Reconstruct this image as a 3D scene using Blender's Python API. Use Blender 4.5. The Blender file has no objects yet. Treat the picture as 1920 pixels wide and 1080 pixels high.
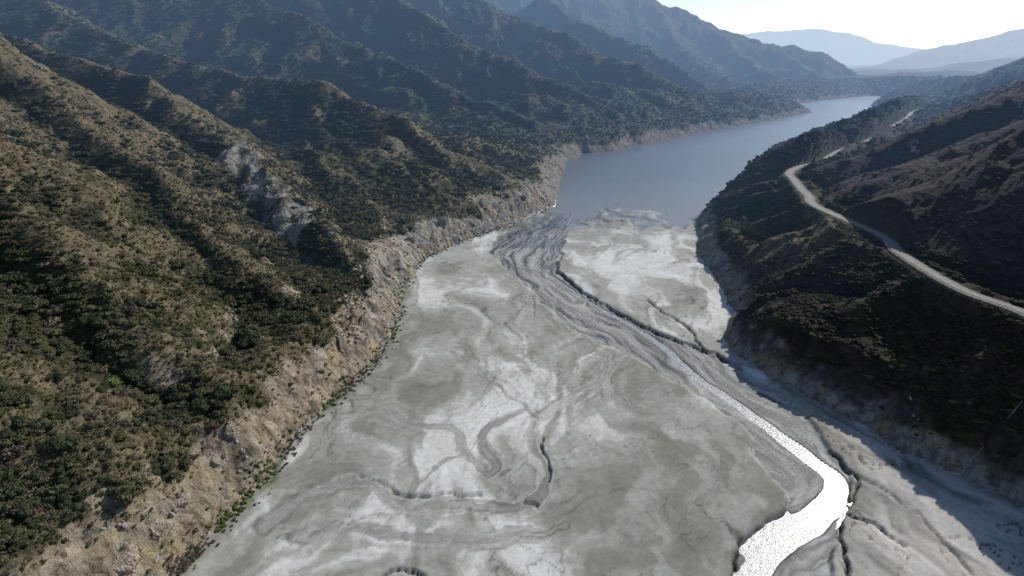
import bpy, math, random
import numpy as np
from mathutils import Vector, Matrix
random.seed(4); rng=np.random.default_rng(7)
C=bpy.context.scene.collection
HC=120.0; PIT=math.radians(22); cp,sp=math.cos(PIT),math.sin(PIT); F=1920*20/36.0
SUN_AZ=math.radians(47); SUN_EL=math.radians(32.5)
SD=Vector((math.sin(SUN_AZ)*math.cos(SUN_EL),math.cos(SUN_AZ)*math.cos(SUN_EL),math.sin(SUN_EL)))
f32=np.float32
# ---------------------------------------------------------------- measuring helpers (photo survey -> metres)
def ray(px,py):
    a=(px-960)/F; v=(540-py)/F
    return a, cp+v*sp, -sp+v*cp
def P(px,py,Y):
    a,b,c=ray(px,py); t=Y/b
    return (a*t,Y,HC+c*t)
def G(px,py,z=0.0):
    a,b,c=ray(px,py); t=(z-HC)/c
    return (a*t,b*t)
def proj(x,y,z):
    t=y*cp-(z-HC)*sp
    return 960+F*x/t, 540-F*(y*sp+(z-HC)*cp)/t, t
# ---------------------------------------------------------------- noise
def _h(xi,yi,seed):
    with np.errstate(over='ignore'):
        h=xi.astype(np.uint32)*np.uint32(374761393)+yi.astype(np.uint32)*np.uint32(668265263)+np.uint32((seed*2246822519)&0xffffffff)
        h=(h^(h>>np.uint32(13)))*np.uint32(1274126177)
        h=h^(h>>np.uint32(16))
    return h.astype(f32)*f32(2/4294967296.0)-f32(1)
def vn(x,y,seed):
    fx=np.floor(x); fy=np.floor(y); xi=fx.astype(np.int64); yi=fy.astype(np.int64)
    u=(x-fx).astype(f32); v=(y-fy).astype(f32); u=u*u*(3-2*u); v=v*v*(3-2*v)
    a=_h(xi,yi,seed); b=_h(xi+1,yi,seed); c=_h(xi,yi+1,seed); d=_h(xi+1,yi+1,seed)
    return a+(b-a)*u+(c-a)*v+(a-b-c+d)*u*v
def fb(x,y,seed,o=3):
    s=0; a=1.0; n=0
    for i in range(o):
        s=s+a*vn(x*(2.03**i)+i*17.3,y*(2.03**i)-i*9.1,seed+i*13); n+=a; a*=.5
    return s/n
def ridged(x,y,seed,o=4):
    s=0; a=1.0; n=0
    for i in range(o):
        s=s+a*(1-2*np.abs(vn(x*(2.1**i)+i*7.3,y*(2.1**i)+i*3.1,seed+i*5))); n+=a; a*=.5
    return s/n
def ss(a,b,x):
    t=np.clip((x-a)/(b-a),0,1); return t*t*(3-2*t)
# ---------------------------------------------------------------- plan of the valley
Lshore=[(-110,-80),(-95,60),(-85,105)]+[G(*p) for p in [(400,1000),(500,890),(560,810),(640,735),(700,680),(745,600),(755,540),(800,480),(880,445),(960,418),(1040,380),(1045,350),(1060,300),(1092,285),(1150,279),(1230,262),(1330,242),(1420,228),(1520,209),(1475,196),(1550,186),(1600,181),(1640,178)]]
Rshore=[G(*p) for p in [(1668,180),(1655,187),(1634,196),(1674,218),(1640,219),(1565,240),(1500,262),(1430,290),(1375,345),(1310,405),(1302,470),(1350,530),(1374,588),(1350,628),(1380,668),(1450,712),(1560,768),(1700,848),(1920,945)]]+[(190,60),(250,-80)]
VAL=np.array(Lshore+Rshore)
def pdist(X,Y,pts,closed=False):
    D=np.full(X.shape,1e9,f32); S=np.zeros(X.shape,f32); SG=np.zeros(X.shape,f32); s0=0
    n=len(pts)
    for i in range(n if closed else n-1):
        ax,ay=pts[i][:2]; bx,by=pts[(i+1)%n][:2]; vx,vy=bx-ax,by-ay; L2=vx*vx+vy*vy; L=math.sqrt(L2)
        t=np.clip(((X-ax)*vx+(Y-ay)*vy)/L2,0,1); dx=X-ax-t*vx; dy=Y-ay-t*vy; d=dx*dx+dy*dy
        m=d<D; D=np.where(m,d,D); S=np.where(m,s0+t*L,S); SG=np.where(m,np.sign(vx*dy-vy*dx),SG); s0+=L
    return np.sqrt(D),S,SG
def inside(X,Y,pts):
    r=np.zeros(X.shape,bool); n=len(pts)
    for i in range(n):
        ax,ay=pts[i][:2]; bx,by=pts[(i+1)%n][:2]
        if ay==by: continue
        c=((ay>Y)!=(by>Y))&(X<(bx-ax)*(Y-ay)/(by-ay)+ax); r^=c
    return r
def sdf(X,Y,pts):
    d=pdist(X,Y,pts,True)[0]; return np.where(inside(X,Y,pts),-d,d)
ROAD=[(184,100),(176,140),(174,176),(168,198),(172,239),(180,268),(178,327),(186,352),(193,379),(201,405),(208,428),(225,452),(262,486),(310,545),(385,624),(470,730),(560,840),(650,960),(749,1058),(850,1110)]
def cr(pts,n):
    p=np.array(pts,float); out=[]
    for i in range(len(p)-1):
        a=p[max(i-1,0)];b=p[i];c=p[i+1];d=p[min(i+2,len(p)-1)]
        for k in range(n):
            t=k/n; out.append(.5*((2*b)+(-a+c)*t+(2*a-5*b+4*c-d)*t*t+(-a+3*b-3*c+d)*t**3))
    out.append(p[-1]); return np.array(out)
ROADC=cr(ROAD,6)
RID=[]
def R(pts,slope,L,A=.2,r=6): RID.append((pts,slope,L,A,r,len(RID)*1.7))
# left spurs, near to far
R([(-86,108,5),(-150,120,44),(-250,135,105),(-400,150,190)],.62,36,.18,6)
R([(-80,150,5),(-100,162,24),(-150,185,50),(-230,230,98),(-330,280,150),(-450,330,220)],.7,38,.22,5)
R([(-67,222,5),P(560,560,228),P(430,476,242),P(250,296,295),P(0,94,340),(-450,390,215)],.75,37,.23,4)
R([(-58,262,5),P(700,498,272),P(640,453,290),P(560,384,330),P(440,262,385),P(270,152,445),P(130,106,480),P(0,66,540),(-600,600,200)],.78,41,.25,4)
R([(36,497,5),P(985,344,490),P(925,312,492),P(830,264,512),P(700,204,555),P(620,156,600),P(450,143,650),P(300,108,700),P(180,53,760),P(60,-5,820),(-760,880,250),(-1000,950,320)],.6,60,.28,3)
R([(98,792,5),P(1055,254,790),P(1000,226,795),P(850,168,850),P(740,110,930),P(600,52,1000),P(450,-8,1080),(-650,1150,290),(-900,1250,380),(-1300,1400,450)],.62,90,.3,3)
R([(238,936,5),P(1205,236,935),P(1150,213,945),P(1000,126,1050),P(880,84,1130),P(790,36,1200),P(690,-22,1300),(-480,1420,340),(-900,1600,450)],.64,105,.3,4)
R([P(1400,220,1160),P(1330,203,1175),P(1200,128,1300),P(1090,80,1450),P(980,40,1550),P(900,0,1650),(-250,1800,350),(-700,2000,450)],.64,120,.32,4)
R([P(1510,201,1450),P(1450,194,1480),P(1360,186,1560),P(1290,148,1700),P(1180,90,1850),P(1100,50,2000),P(1020,0,2200)],.55,120,.3,6)
R([P(1655,166,2500),P(1600,135,2600),P(1540,100,2700),P(1430,76,2800),P(1330,40,2900),P(1220,0,3000),P(1100,-40,3000),P(900,-80,3000)],.6,180,.32,8)
R([P(1330,40,2900),P(1400,110,2500),P(1470,160,2100),P(1500,180,1850)],.6,90,.3,6)
R([P(1430,76,2800),P(1510,130,2500),P(1580,166,2250)],.6,90,.3,6)
R([P(1220,0,3000),P(1260,70,2600),P(1340,138,2100),P(1380,174,1780)],.6,110,.3,6)
# right hillsides
R([(150,440,10),(185,418,36),(207,425,40),(245,428,52),(290,430,70),(363,430,98),(480,450,150),(620,470,210)],.66,46,.2,6)
R([(205,400,41),(186,352,41),(180,300,41),(176,250,41),(172,200,41),(174,150,42)],.95,30,.26,4)
R([(184,268,41),(228,264,76),(300,262,125),(400,240,170),(520,220,230)],.7,46,.2,6)
R([(180,166,42),(228,152,80),(290,120,125),(400,60,175)],.8,42,.24,4)
R([(196,340,42),(250,350,66),(330,352,100),(440,350,150)],.66,40,.2,6)
R([(120,352,2),(150,345,28),(174,338,38)],1.05,26,.3,2)
R([(126,400,2),(160,392,28),(186,385,37)],1.05,26,.3,2)
R([(98,244,5),(118,249,24),(148,256,32),(168,262,37)],1.05,26,.3,2)
R([(110,298,2),(140,300,27),(170,300,37)],1.05,26,.3,2)
R([(112,205,2),(140,212,28),(162,215,37)],1.05,26,.3,2)
R([(128,165,2),(150,172,28),(164,178,37)],1.05,26,.3,2)
R([(225,470,40),(300,560,41),(385,650,40),(500,790,40),(620,960,40),(749,1065,42)],.5,60,.3,10)
lip=[]
for i in range(len(ROADC)-1):
    p=ROADC[i]; 
    if p[1]<464 or p[1]>1150: continue
    d=ROADC[i+1]-p; d=d/np.hypot(*d); n=np.array([-d[1],d[0]]); gap=(560<p[1]<600) or (p[1]>1030)
    lip.append((p[0]+n[0]*13.5,p[1]+n[1]*13.5,40 if gap else 57+2*math.sin(p[1]/31)))
R(lip,.62,60,.06,6)
R([P(1740,212,1000),P(1850,172,980),P(1920,146,950),(1000,900,175)],.5,70,.2,8)
R([P(1700,206,1300),P(1780,178,1350),P(1850,140,1350),P(1920,118,1300),(1400,1200,150)],.5,90,.2,8)
R([P(1655,185,1880),P(1720,150,1850),P(1800,139,1750),P(1920,110,1650),(1800,1550,210)],.5,90,.2,8)
R([P(1560,138,4100),P(1640,132,4100),P(1720,128,4000),P(1800,120,3800),P(1950,100,3500),(3600,3300,260)],.35,220,.25,12)
R([P(1600,135,4600),P(1680,112,4800),P(1750,92,5000),P(1840,74,5000),P(1920,55,5000),(6500,4800,620)],.4,300,.18,20)
R([P(1200,90,9000),P(1300,80,9000),P(1380,66,9000),P(1440,60,9000),P(1500,54,9000),P(1580,60,9000),P(1640,80,9000),P(1700,90,9000),P(1760,96,9000),P(1850,100,9000),P(1950,104,9000)],.35,600,.15,30)
# river
BED=np.array([G(*p) for p in [(1340,1200),(1368,1080),(1385,1030),(1475,955),(1440,880),(1390,800),(1290,725),(1170,662),(1055,605),(1000,545),(960,510),(915,470),(930,440),(1010,412),(1070,395),(1060,440),(1050,485),(1045,505),(1100,550),(1170,590),(1240,625),(1310,650),(1370,672),(1450,722),(1530,790),(1562,850),(1605,885),(1592,950),(1562,1005),(1560,1090),(1600,1250)]])
STR=cr([G(*p) for p in [(1420,1200),(1405,1080),(1440,1020),(1515,975),(1562,930),(1565,893),(1520,855),(1445,798),(1370,745),(1300,697),(1250,650),(1190,608),(1110,563),(1050,522),(1010,485),(1040,445),(1065,415),(1075,395)]],6)
STW=np.interp(np.arange(len(STR))/6.0,[0,1,3,5,6,7,9,10,11,12,14,17],[9,9,7.5,6,5.2,4.4,3.4,2.8,2.1,1.3,.8,.8])
CR=[([(1045,485),(1045,505),(1100,550),(1170,590),(1240,625),(1310,650),(1370,674)],1.15),
    ([(1215,560),(1245,585),(1290,610),(1318,652)],.9),([(740,928),(790,932),(850,926),(905,930)],.5),([(560,918),(640,897),(712,900),(740,928)],.25),
    ([(1013,822),(1022,850),(1034,885),(1024,905)],.6),([(985,940),(1010,948)],.5),([(715,1079),(750,1068),(800,1078)],.6),
    ([(1370,1078),(1385,1035),(1425,990),(1475,955)],.8),([(1560,848),(1600,885),(1605,910),(1588,945),(1570,985),(1578,1040),(1600,1090)],.9),
    ([(1590,962),(1640,985),(1692,1020)],.9),([(1600,890),(1680,930),(1760,1000),(1830,1080)],.45),([(1460,715),(1560,780),(1640,820),(1740,890)],.4),
    ([(918,470),(960,512),(1000,545),(1003,590)],.3),([(1270,520),(1330,560),(1350,585)],.2),([(1110,540),(1140,520),(1200,500)],.15)]
CR=[([G(*q) for q in p],a) for p,a in CR]
OLD=[([(500,985),(560,935),(640,905),(720,915),(760,950),(860,945),(960,950),(1005,925),(1020,870),(1000,820),(1010,780),(1090,740),(1130,700),(1140,665)],3.4),
     ([(640,770),(720,770),(800,800),(850,800),(870,850),(905,885),(930,870),(905,820),(930,790),(990,760)],1.8),
     ([(560,1010),(640,985),(760,1000),(900,1010),(1060,985)],2.4),
     ([(1010,780),(960,740),(900,700),(850,660)],1.0),([(1140,665),(1080,640),(1030,600),(1000,560)],1.2),([(870,850),(800,880),(760,950)],.9)]
OLD=[(cr([G(*q) for q in p],4),w) for p,w in OLD]
def edgez(Y): return -1.2*ss(100,430,Y)
def bedz(Y): return edgez(Y)-1.15*(1-.5*ss(330,430,Y))
LAKEZ=-2.35
def flat(X,Y,full=False):
    wx=X+3.2*fb(X/9,Y/9,61,4); wy=Y+3.2*fb(X/9,Y/9,71,4)
    e=edgez(Y)
    z=e+.2*fb(X/30,Y/30,3,3)+.04*fb(X/3,Y/3,4,2)
    lk=ss(385,600,Y+50*fb(X/28,Y/34,88,4)); z=z-4.2*lk+1.5*fb(X/9+2*fb(X/20,Y/20,90,2),Y/34,89,4)*ss(392,440,Y)
    db=sdf(wx,wy,BED); inb=ss(.6,-.7,db)
    sd,s,sg=pdist(X+.8*fb(X/6,Y/6,62,3),Y+.8*fb(X/6,Y/6,72,3),STR); sw=np.interp(s,np.concatenate([[0],np.cumsum(np.hypot(*np.diff(STR,axis=0).T))]),STW)
    cc=sg*sd
    streak=.55*fb(cc/2.2+4.5*fb(X/24,Y/24,5,3),s/38,6,3)+.65*fb(cc/.65+8*fb(X/18,Y/18,15,3),s/22,16,3)
    zb=bedz(Y)+.07*streak-.6*ss(sw*.60,sw*.46,sd)*ss(440,400,Y)-3.6*lk+1.0*fb(X/7,Y/30,89,3)*ss(392,430,Y)
    z=z*(1-inb)+zb*inb
    old=np.zeros_like(X); oe=np.zeros_like(X); od=np.full_like(X,99); os_=np.zeros_like(X)
    for p,w in OLD:
        d,s2,g2=pdist(wx,wy,p); wv=w*(1+.6*fb(s2/7,s2*0,77,3)); old=np.maximum(old,ss(wv*1.05,wv*.85,d)); oe=np.maximum(oe,np.exp(-((d-wv)/.22)**2)*ss(-.1,.3,fb(s2/9,g2*3,78,2)))
        m=d<od; od=np.where(m,d,od); os_=np.where(m,s2,os_)
    z=z-.04*old*(1-inb)
    ck=np.zeros_like(X)
    for p,a in CR:
        d,s3,_=pdist(X+1.8*fb(X/5,Y/5,15,4),Y+1.8*fb(X/5,Y/5,25,4),p)
        ck=np.maximum(ck,a*np.exp(-(d/(.24+.40*a*(1+.8*fb(s3/5,s3*0,35,2))))**2))
    w=ss(78,92,X)*ss(200,165,Y)
    c2=np.abs(fb(X/15+.5*fb(X/5,Y/5,43,2),Y/22,44,4)); cr2=ss(.024,.0,c2)*w*.55*(1-inb); ck=np.maximum(ck,cr2)
    z=z-1.7*ck*(1-inb*.6)+w*(1-inb)*.18*fb(X/6,Y/9,45,4)
    if not full: return z
    return z,dict(inb=inb,streak=streak,old=old,oe=oe,ck=ck,sd=sd,sw=sw,lk=lk,db=db,od=od,os=os_)
CY=[0,430,500,730,1080,1400,2000,2600,3000]; CX=[20,20,90,160,480,800,1290,1650,1950]
def height(X,Y):
    X=X.astype(f32); Y=Y.astype(f32)
    fr=ss(500,1600,Y)
    a1=fb(X/70,Y/70,1,3); a2=fb(X/70,Y/70,2,3); b1=fb(X/300,Y/300,11,2); b2=fb(X/300,Y/300,12,2)
    wx=X+13*a1+30*b1*fr; wy=Y+13*a2+30*b2*fr
    sx=X+3.4*fb(X/14,Y/14,31,3)*(1+fr); sy=Y+3.4*fb(X/14,Y/14,32,3)*(1+fr)
    d=sdf(sx,sy,VAL)
    H=np.full(X.shape,-50,f32)
    for pts,slope,L,A,r,seed in RID:
        s0=0
        for i in range(len(pts)-1):
            ax,ay,az=pts[i]; bx,by,bz=pts[i+1]; vx,vy=bx-ax,by-ay; L2=vx*vx+vy*vy; l=math.sqrt(L2)
            t=np.clip(((wx-ax)*vx+(wy-ay)*vy)/L2,0,1)
            dd=np.sqrt((wx-ax-t*vx)**2+(wy-ay-t*vy)**2+r*r)-r; s=(s0+t*l)*(6.283/L)+3.4*a2
            rib=.75-1.5*np.abs(np.sin(s*.5+seed))+.5*np.sin(s*1.37+seed*2)
            H=np.maximum(H,az+t*(bz-az)-slope*(dd-A*rib*np.minimum(dd,L*.8)))
            s0+=l
    near=1-fr
    zn=(X<np.interp(Y,CY,CX))*ss(300,360,Y)*ss(1400,1150,Y)
    rg=ridged((X*.8+Y*.6)/62+.4*a1,(Y*.8-X*.6)/200,47,3)
    base=np.where(d<18,.95*d,17.1+(.25+.08*b1+zn*(.16+.16*rg))*(d-18)*(.8+.5*a1*(1-zn*.6))); base=np.minimum(base,(26+10*b1)*near+(40+20*b1)*fr+zn*(22+14*rg))
    H=np.maximum(H,base)
    k=np.clip(H/35,0,1)
    rt=1-.45*(X>np.interp(Y,CY,CX))
    H=H+k*rt*(6.5*ridged(X/52,Y/52,41,4)+6*ridged(X/120,Y/120,43,3)-3+1.2*fb(X/9,Y/9,46,3))+np.clip(H/120,0,1)*fr*22*ridged(X/260,Y/260,51,5)
    bank=d*(1.08+.35*fb(X/22,Y/22,52,2))+ss(0,7,d)*(4.4*ridged(X/14,Y/14,53,4)+3.0*fb(X/26,Y/26,54,2))*(1-.45*ss(230,170,Y)*(X<0))
    hh=np.clip(.5+.5*(bank-H)/4,0,1); Hm=bank*(1-hh)+H*hh-4*hh*(1-hh)*.5
    Hm=np.where(d>0,Hm,0)
    Hm=np.maximum(Hm,0)
    fz=flat(X,Y)
    e=edgez(Y)
    z=np.where(d>0,e+Hm,e+(fz-e)*ss(0,3,-d))
    # the road bench: hill kept below road level just outside it on the lake side, so the road edge shows
    rd,_,sg=pdist(X,Y,ROADC); w=ss(8.0,3.6,rd); z=z*(1-w)+39.7*w
    ol=(sg>0)*(Y<455)*(Y>150)*(X>120)*ss(45,20,rd)*ss(3,6,rd); z=z-ol*np.maximum(z-39.0,0)
    return z,d
# ---------------------------------------------------------------- mesh helpers
def mk(name,V,Fq,mat=None,parent=None,smooth=True,attrs=None,link=True):
    me=bpy.data.meshes.new(name); V=np.asarray(V,f32); Fq=np.asarray(Fq,np.int32); k=Fq.shape[1]
    me.vertices.add(len(V)); me.vertices.foreach_set('co',V.ravel())
    me.loops.add(Fq.size); me.loops.foreach_set('vertex_index',Fq.ravel())
    me.polygons.add(len(Fq)); me.polygons.foreach_set('loop_start',np.arange(0,Fq.size,k,dtype=np.int32))
    me.polygons.foreach_set('use_smooth',np.full(len(Fq),smooth))
    me.update(calc_edges=True)
    if len(V)<100000: me.validate()
    for an,av in (attrs or {}).items():
        a=me.attributes.new(an,'FLOAT_COLOR','POINT'); c=np.ones((len(V),4),f32); c[:,:av.shape[1]]=av; a.data.foreach_set('color',c.ravel())
    if mat: me.materials.append(mat)
    if not link: return me
    o=bpy.data.objects.new(name,me); C.objects.link(o)
    if parent: o.parent=parent
    return o
def struct(o,label,cat): o['kind']='structure'; o['label']=label; o['category']=cat; return o
def tag(o,label,cat,group=None,kind=None):
    o['label']=label; o['category']=cat
    if group: o['group']=group
    if kind: o['kind']=kind
    return o
def tube(path,rad,n=8):
    V=[];Q=[]; path=[Vector(p) for p in path]
    for i,p in enumerate(path):
        d=(path[min(i+1,len(path)-1)]-path[max(i-1,0)]).normalized(); u=d.orthogonal().normalized(); w=d.cross(u)
        r=rad[i] if hasattr(rad,'__len__') else rad
        for k in range(n):
            a=2*math.pi*k/n; V.append(tuple(p+u*math.cos(a)*r+w*math.sin(a)*r))
    for i in range(len(path)-1):
        for k in range(n): Q.append((i*n+k,i*n+(k+1)%n,(i+1)*n+(k+1)%n,(i+1)*n+k))
    return V,Q
def join(parts):
    V=[];Q=[]
    for v,q in parts:
        o=len(V); V+=[tuple(a) for a in v]; Q+=[tuple(i+o for i in f) for f in q]
    return V,Q
def boxvq(x0,x1,y0,y1,z0,z1):
    V=[(x,y,z) for z in (z0,z1) for y in (y0,y1) for x in (x0,x1)]
    return V,[(0,2,3,1),(4,5,7,6),(0,1,5,4),(2,6,7,3),(0,4,6,2),(1,3,7,5)]
# ---------------------------------------------------------------- materials
class N:
    def __init__(s,name):
        s.m=bpy.data.materials.new(name); s.m.use_nodes=True; s.t=s.m.node_tree; s.t.nodes.clear()
        s.pos=s.n('ShaderNodeNewGeometry').outputs['Position']
    def n(s,ty,**k):
        nd=s.t.nodes.new(ty)
        for a,b in k.items(): setattr(nd,a,b)
        return nd
    def L(s,a,b):
        if isinstance(a,(int,float)): b.default_value=a
        elif isinstance(a,tuple): b.default_value=a if len(a)==4 or b.type=='VECTOR' else (*a,1)
        else: s.t.links.new(a,b)
    def noise(s,scale,detail=4,rough=.55,vec=None,dist=0):
        nd=s.n('ShaderNodeTexNoise'); s.L(vec or s.pos,nd.inputs['Vector']); nd.inputs['Scale'].default_value=scale; nd.inputs['Detail'].default_value=detail; nd.inputs['Roughness'].default_value=rough; nd.inputs['Distortion'].default_value=dist
        return nd.outputs['Fac']
    def vor(s,scale,vec=None):
        nd=s.n('ShaderNodeTexVoronoi'); s.L(vec or s.pos,nd.inputs['Vector']); nd.inputs['Scale'].default_value=scale; return nd.outputs['Distance']
    def ramp(s,x,a,b):
        nd=s.n('ShaderNodeMapRange'); nd.interpolation_type='SMOOTHSTEP'; s.L(x,nd.inputs[0]); nd.inputs[1].default_value=a; nd.inputs[2].default_value=b; return nd.outputs[0]
    def math(s,op,a,b=0.0):
        nd=s.n('ShaderNodeMath',operation=op); s.L(a,nd.inputs[0]); s.L(b,nd.inputs[1]); return nd.outputs[0]
    def mix(s,f,a,b,mode='MIX'):
        nd=s.n('ShaderNodeMix',data_type='RGBA',blend_type=mode); s.L(f,nd.inputs[0]); s.L(a,nd.inputs[6]); s.L(b,nd.inputs[7]); return nd.outputs[2]
    def attr(s,name):
        nd=s.n('ShaderNodeAttribute',attribute_name=name); return nd
    def scalev(s,v):
        nd=s.n('ShaderNodeVectorMath',operation='MULTIPLY'); s.L(s.pos,nd.inputs[0]); nd.inputs[1].default_value=v; return nd.outputs[0]
    def bump(s,h,strength,dist,prev=None):
        nd=s.n('ShaderNodeBump'); s.L(h,nd.inputs['Height']); nd.inputs['Strength'].default_value=strength; nd.inputs['Distance'].default_value=dist
        if prev: s.L(prev,nd.inputs['Normal'])
        return nd.outputs[0]
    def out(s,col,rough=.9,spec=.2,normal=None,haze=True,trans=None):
        b=s.n('ShaderNodeBsdfPrincipled'); s.L(col,b.inputs['Base Color']); s.L(rough,b.inputs['Roughness']); b.inputs['Specular IOR Level'].default_value=spec
        if normal: s.L(normal,b.inputs['Normal'])
        o=s.n('ShaderNodeOutputMaterial')
        if not haze: s.L(b.outputs[0],o.inputs[0]); return s.m
        # aerial haze painted as a surface glow, growing with distance from the camera spot
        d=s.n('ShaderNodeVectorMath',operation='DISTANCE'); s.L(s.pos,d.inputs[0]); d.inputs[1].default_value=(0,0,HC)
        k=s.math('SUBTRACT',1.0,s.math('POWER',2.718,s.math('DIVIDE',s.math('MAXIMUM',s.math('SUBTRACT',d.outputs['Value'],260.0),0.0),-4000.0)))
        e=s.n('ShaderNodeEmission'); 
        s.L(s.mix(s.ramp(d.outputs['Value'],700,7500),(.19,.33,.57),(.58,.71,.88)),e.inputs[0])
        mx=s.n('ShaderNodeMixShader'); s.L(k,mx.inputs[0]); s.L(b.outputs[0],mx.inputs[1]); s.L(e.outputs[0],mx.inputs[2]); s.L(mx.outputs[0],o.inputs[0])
        return s.m
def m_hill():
    s=N('hill_ground'); a=s.attr('mask'); sep=s.n('ShaderNodeSeparateColor'); s.L(a.outputs['Color'],sep.inputs[0]); bare,burnt_shade,pale=sep.outputs[0],sep.outputs[1],sep.outputs[2]; dry=a.outputs['Alpha']
    n1=s.noise(.05,5); n2=s.noise(.35,6,.65); n3=s.noise(1.6,5,.7)
    g=s.mix(s.ramp(s.math('ADD',s.math('MULTIPLY',n2,.55),s.math('MULTIPLY',n3,.6)),.40,.76),(.050,.043,.026),(.225,.185,.112))
    v=s.ramp(s.math('SUBTRACT',s.math('ADD',s.math('MULTIPLY',s.noise(.13,6,.7),.7),s.math('MULTIPLY',n1,.4)),s.math('MULTIPLY',dry,.2)),.37,.49)
    g=s.mix(v,g,s.mix(n3,(.028,.031,.015),(.066,.066,.033)))
    st=s.noise(.22,9,.72,s.scalev((1,1,.4)),.6); big=s.noise(.06,4)
    b=s.mix(s.ramp(st,.34,.66),(.115,.09,.065),(.38,.315,.235))
    gf=s.math('MULTIPLY',s.ramp(big,.38,.56),s.math('SUBTRACT',1.0,s.math('MULTIPLY',dry,.85)))
    b=s.mix(gf,b,s.mix(s.ramp(st,.34,.68),(.08,.077,.072),(.36,.35,.33)))
    b=s.mix(s.math('MULTIPLY',s.ramp(s.noise(.06,5),.52,.64),.55),b,s.mix(n2,(.23,.175,.09),(.41,.325,.18)))
    b=s.mix(s.math('MULTIPLY',s.ramp(s.noise(.3,5,.7),.54,.63),.6),b,(.06,.052,.037))
    sx=s.n('ShaderNodeSeparateXYZ'); s.L(s.pos,sx.inputs[0]); b=s.mix(s.math('MULTIPLY',s.ramp(sx.outputs[1],380,700),.45),b,(.11,.088,.068))
    c=s.mix(bare,g,b)
    c=s.mix(burnt_shade,c,s.mix(s.ramp(n2,.35,.65),(.022,.018,.016),(.068,.053,.045)))  # burnt soil, and the painted shade of the lower right slope
    c=s.mix(pale,c,s.mix(s.ramp(s.math('ADD',s.math('MULTIPLY',st,.5),s.math('MULTIPLY',n3,.5)),.38,.64),(.18,.165,.14),(.47,.45,.41)))
    nb=s.bump(s.noise(.9,8,.7),.9,1.0); nb=s.bump(s.vor(.35),.6,1.6,nb); nb=s.bump(s.noise(.2,6,.65),.7,3.5,nb)
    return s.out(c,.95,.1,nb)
def m_flat():
    s=N('sediment'); a=s.attr('col'); n=s.noise(.5,7,.7); n2=s.noise(4,5,.75)
    c=s.mix(s.ramp(n,.3,.7),(.83,.83,.825),(1.1,1.1,1.09)); c=s.mix(1.0,a.outputs['Color'],c,'MULTIPLY')
    c=s.mix(1.0,c,s.mix(n2,(.85,.85,.85),(1.13,1.13,1.13)),'MULTIPLY')
    wet=a.outputs['Alpha']
    r=s.math('SUBTRACT',.95,s.math('MULTIPLY',wet,.66))
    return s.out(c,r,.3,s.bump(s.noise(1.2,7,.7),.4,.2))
def m_lake():
    s=N('lake_water'); n=s.noise(.02,3); sx=s.n('ShaderNodeSeparateXYZ'); s.L(s.pos,sx.inputs[0])
    t=s.ramp(s.math('ADD',sx.outputs[1],s.math('MULTIPLY',n,90)),465,720)
    c=s.mix(t,(.185,.175,.15),(.09,.096,.096))
    b=s.bump(s.noise(.35,5,.65,s.scalev((1,1.6,1))),.4,.3); b=s.bump(s.noise(.05,4),.3,1.0,b)
    r=s.math('ADD',.2,s.math('MULTIPLY',s.noise(.012,4,.6,s.scalev((1,.5,1))),.2))
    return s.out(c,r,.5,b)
def m_stream():
    s=N('stream_water'); h=s.noise(1.1,7,.8,dist=1.0); h2=s.noise(3.2,4,.7)
    return s.out(s.mix(s.ramp(h,.40,.62),(.10,.102,.10),(.50,.505,.50)),.3,1.0,s.bump(h2,.55,.16,s.bump(s.noise(1.2,3,.6),.4,.25)))  # pale streaks in the base colour stand in for sun glints
def m_leaf(name,a,b,c):
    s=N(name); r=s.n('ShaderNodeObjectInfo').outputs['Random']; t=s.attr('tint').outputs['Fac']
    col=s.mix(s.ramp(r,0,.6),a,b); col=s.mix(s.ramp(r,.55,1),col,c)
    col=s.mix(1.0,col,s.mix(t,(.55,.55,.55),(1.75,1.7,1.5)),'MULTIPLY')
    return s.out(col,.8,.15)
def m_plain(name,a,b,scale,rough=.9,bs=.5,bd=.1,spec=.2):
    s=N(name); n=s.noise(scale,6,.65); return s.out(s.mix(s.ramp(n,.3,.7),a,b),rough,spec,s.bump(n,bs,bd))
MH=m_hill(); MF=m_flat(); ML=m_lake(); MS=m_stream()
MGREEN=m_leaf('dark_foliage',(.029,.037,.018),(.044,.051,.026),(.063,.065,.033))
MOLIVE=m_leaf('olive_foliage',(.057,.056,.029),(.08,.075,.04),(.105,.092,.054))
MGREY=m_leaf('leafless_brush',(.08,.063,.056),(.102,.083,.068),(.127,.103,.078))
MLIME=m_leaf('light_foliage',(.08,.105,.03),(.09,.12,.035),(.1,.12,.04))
MDARK=m_leaf('shade_toned_brush',(.022,.024,.016),(.034,.033,.022),(.05,.042,.032))  # darker leaf copy for the right slope, its shade put into the colour
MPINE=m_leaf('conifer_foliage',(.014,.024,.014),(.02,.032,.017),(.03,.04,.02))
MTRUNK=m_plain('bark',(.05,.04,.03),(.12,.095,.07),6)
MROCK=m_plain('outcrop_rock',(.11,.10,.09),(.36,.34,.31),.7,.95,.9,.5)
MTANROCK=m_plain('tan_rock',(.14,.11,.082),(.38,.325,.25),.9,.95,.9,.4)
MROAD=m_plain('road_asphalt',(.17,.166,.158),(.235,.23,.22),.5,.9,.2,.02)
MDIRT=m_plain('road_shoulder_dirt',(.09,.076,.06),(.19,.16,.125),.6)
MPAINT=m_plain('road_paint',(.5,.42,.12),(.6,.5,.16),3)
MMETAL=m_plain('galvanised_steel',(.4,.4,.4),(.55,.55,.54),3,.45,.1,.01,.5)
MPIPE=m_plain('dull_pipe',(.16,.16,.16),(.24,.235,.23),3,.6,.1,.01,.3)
MDAM=m_plain('dam_fill',(.3,.29,.27),(.42,.4,.37),.03)
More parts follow.
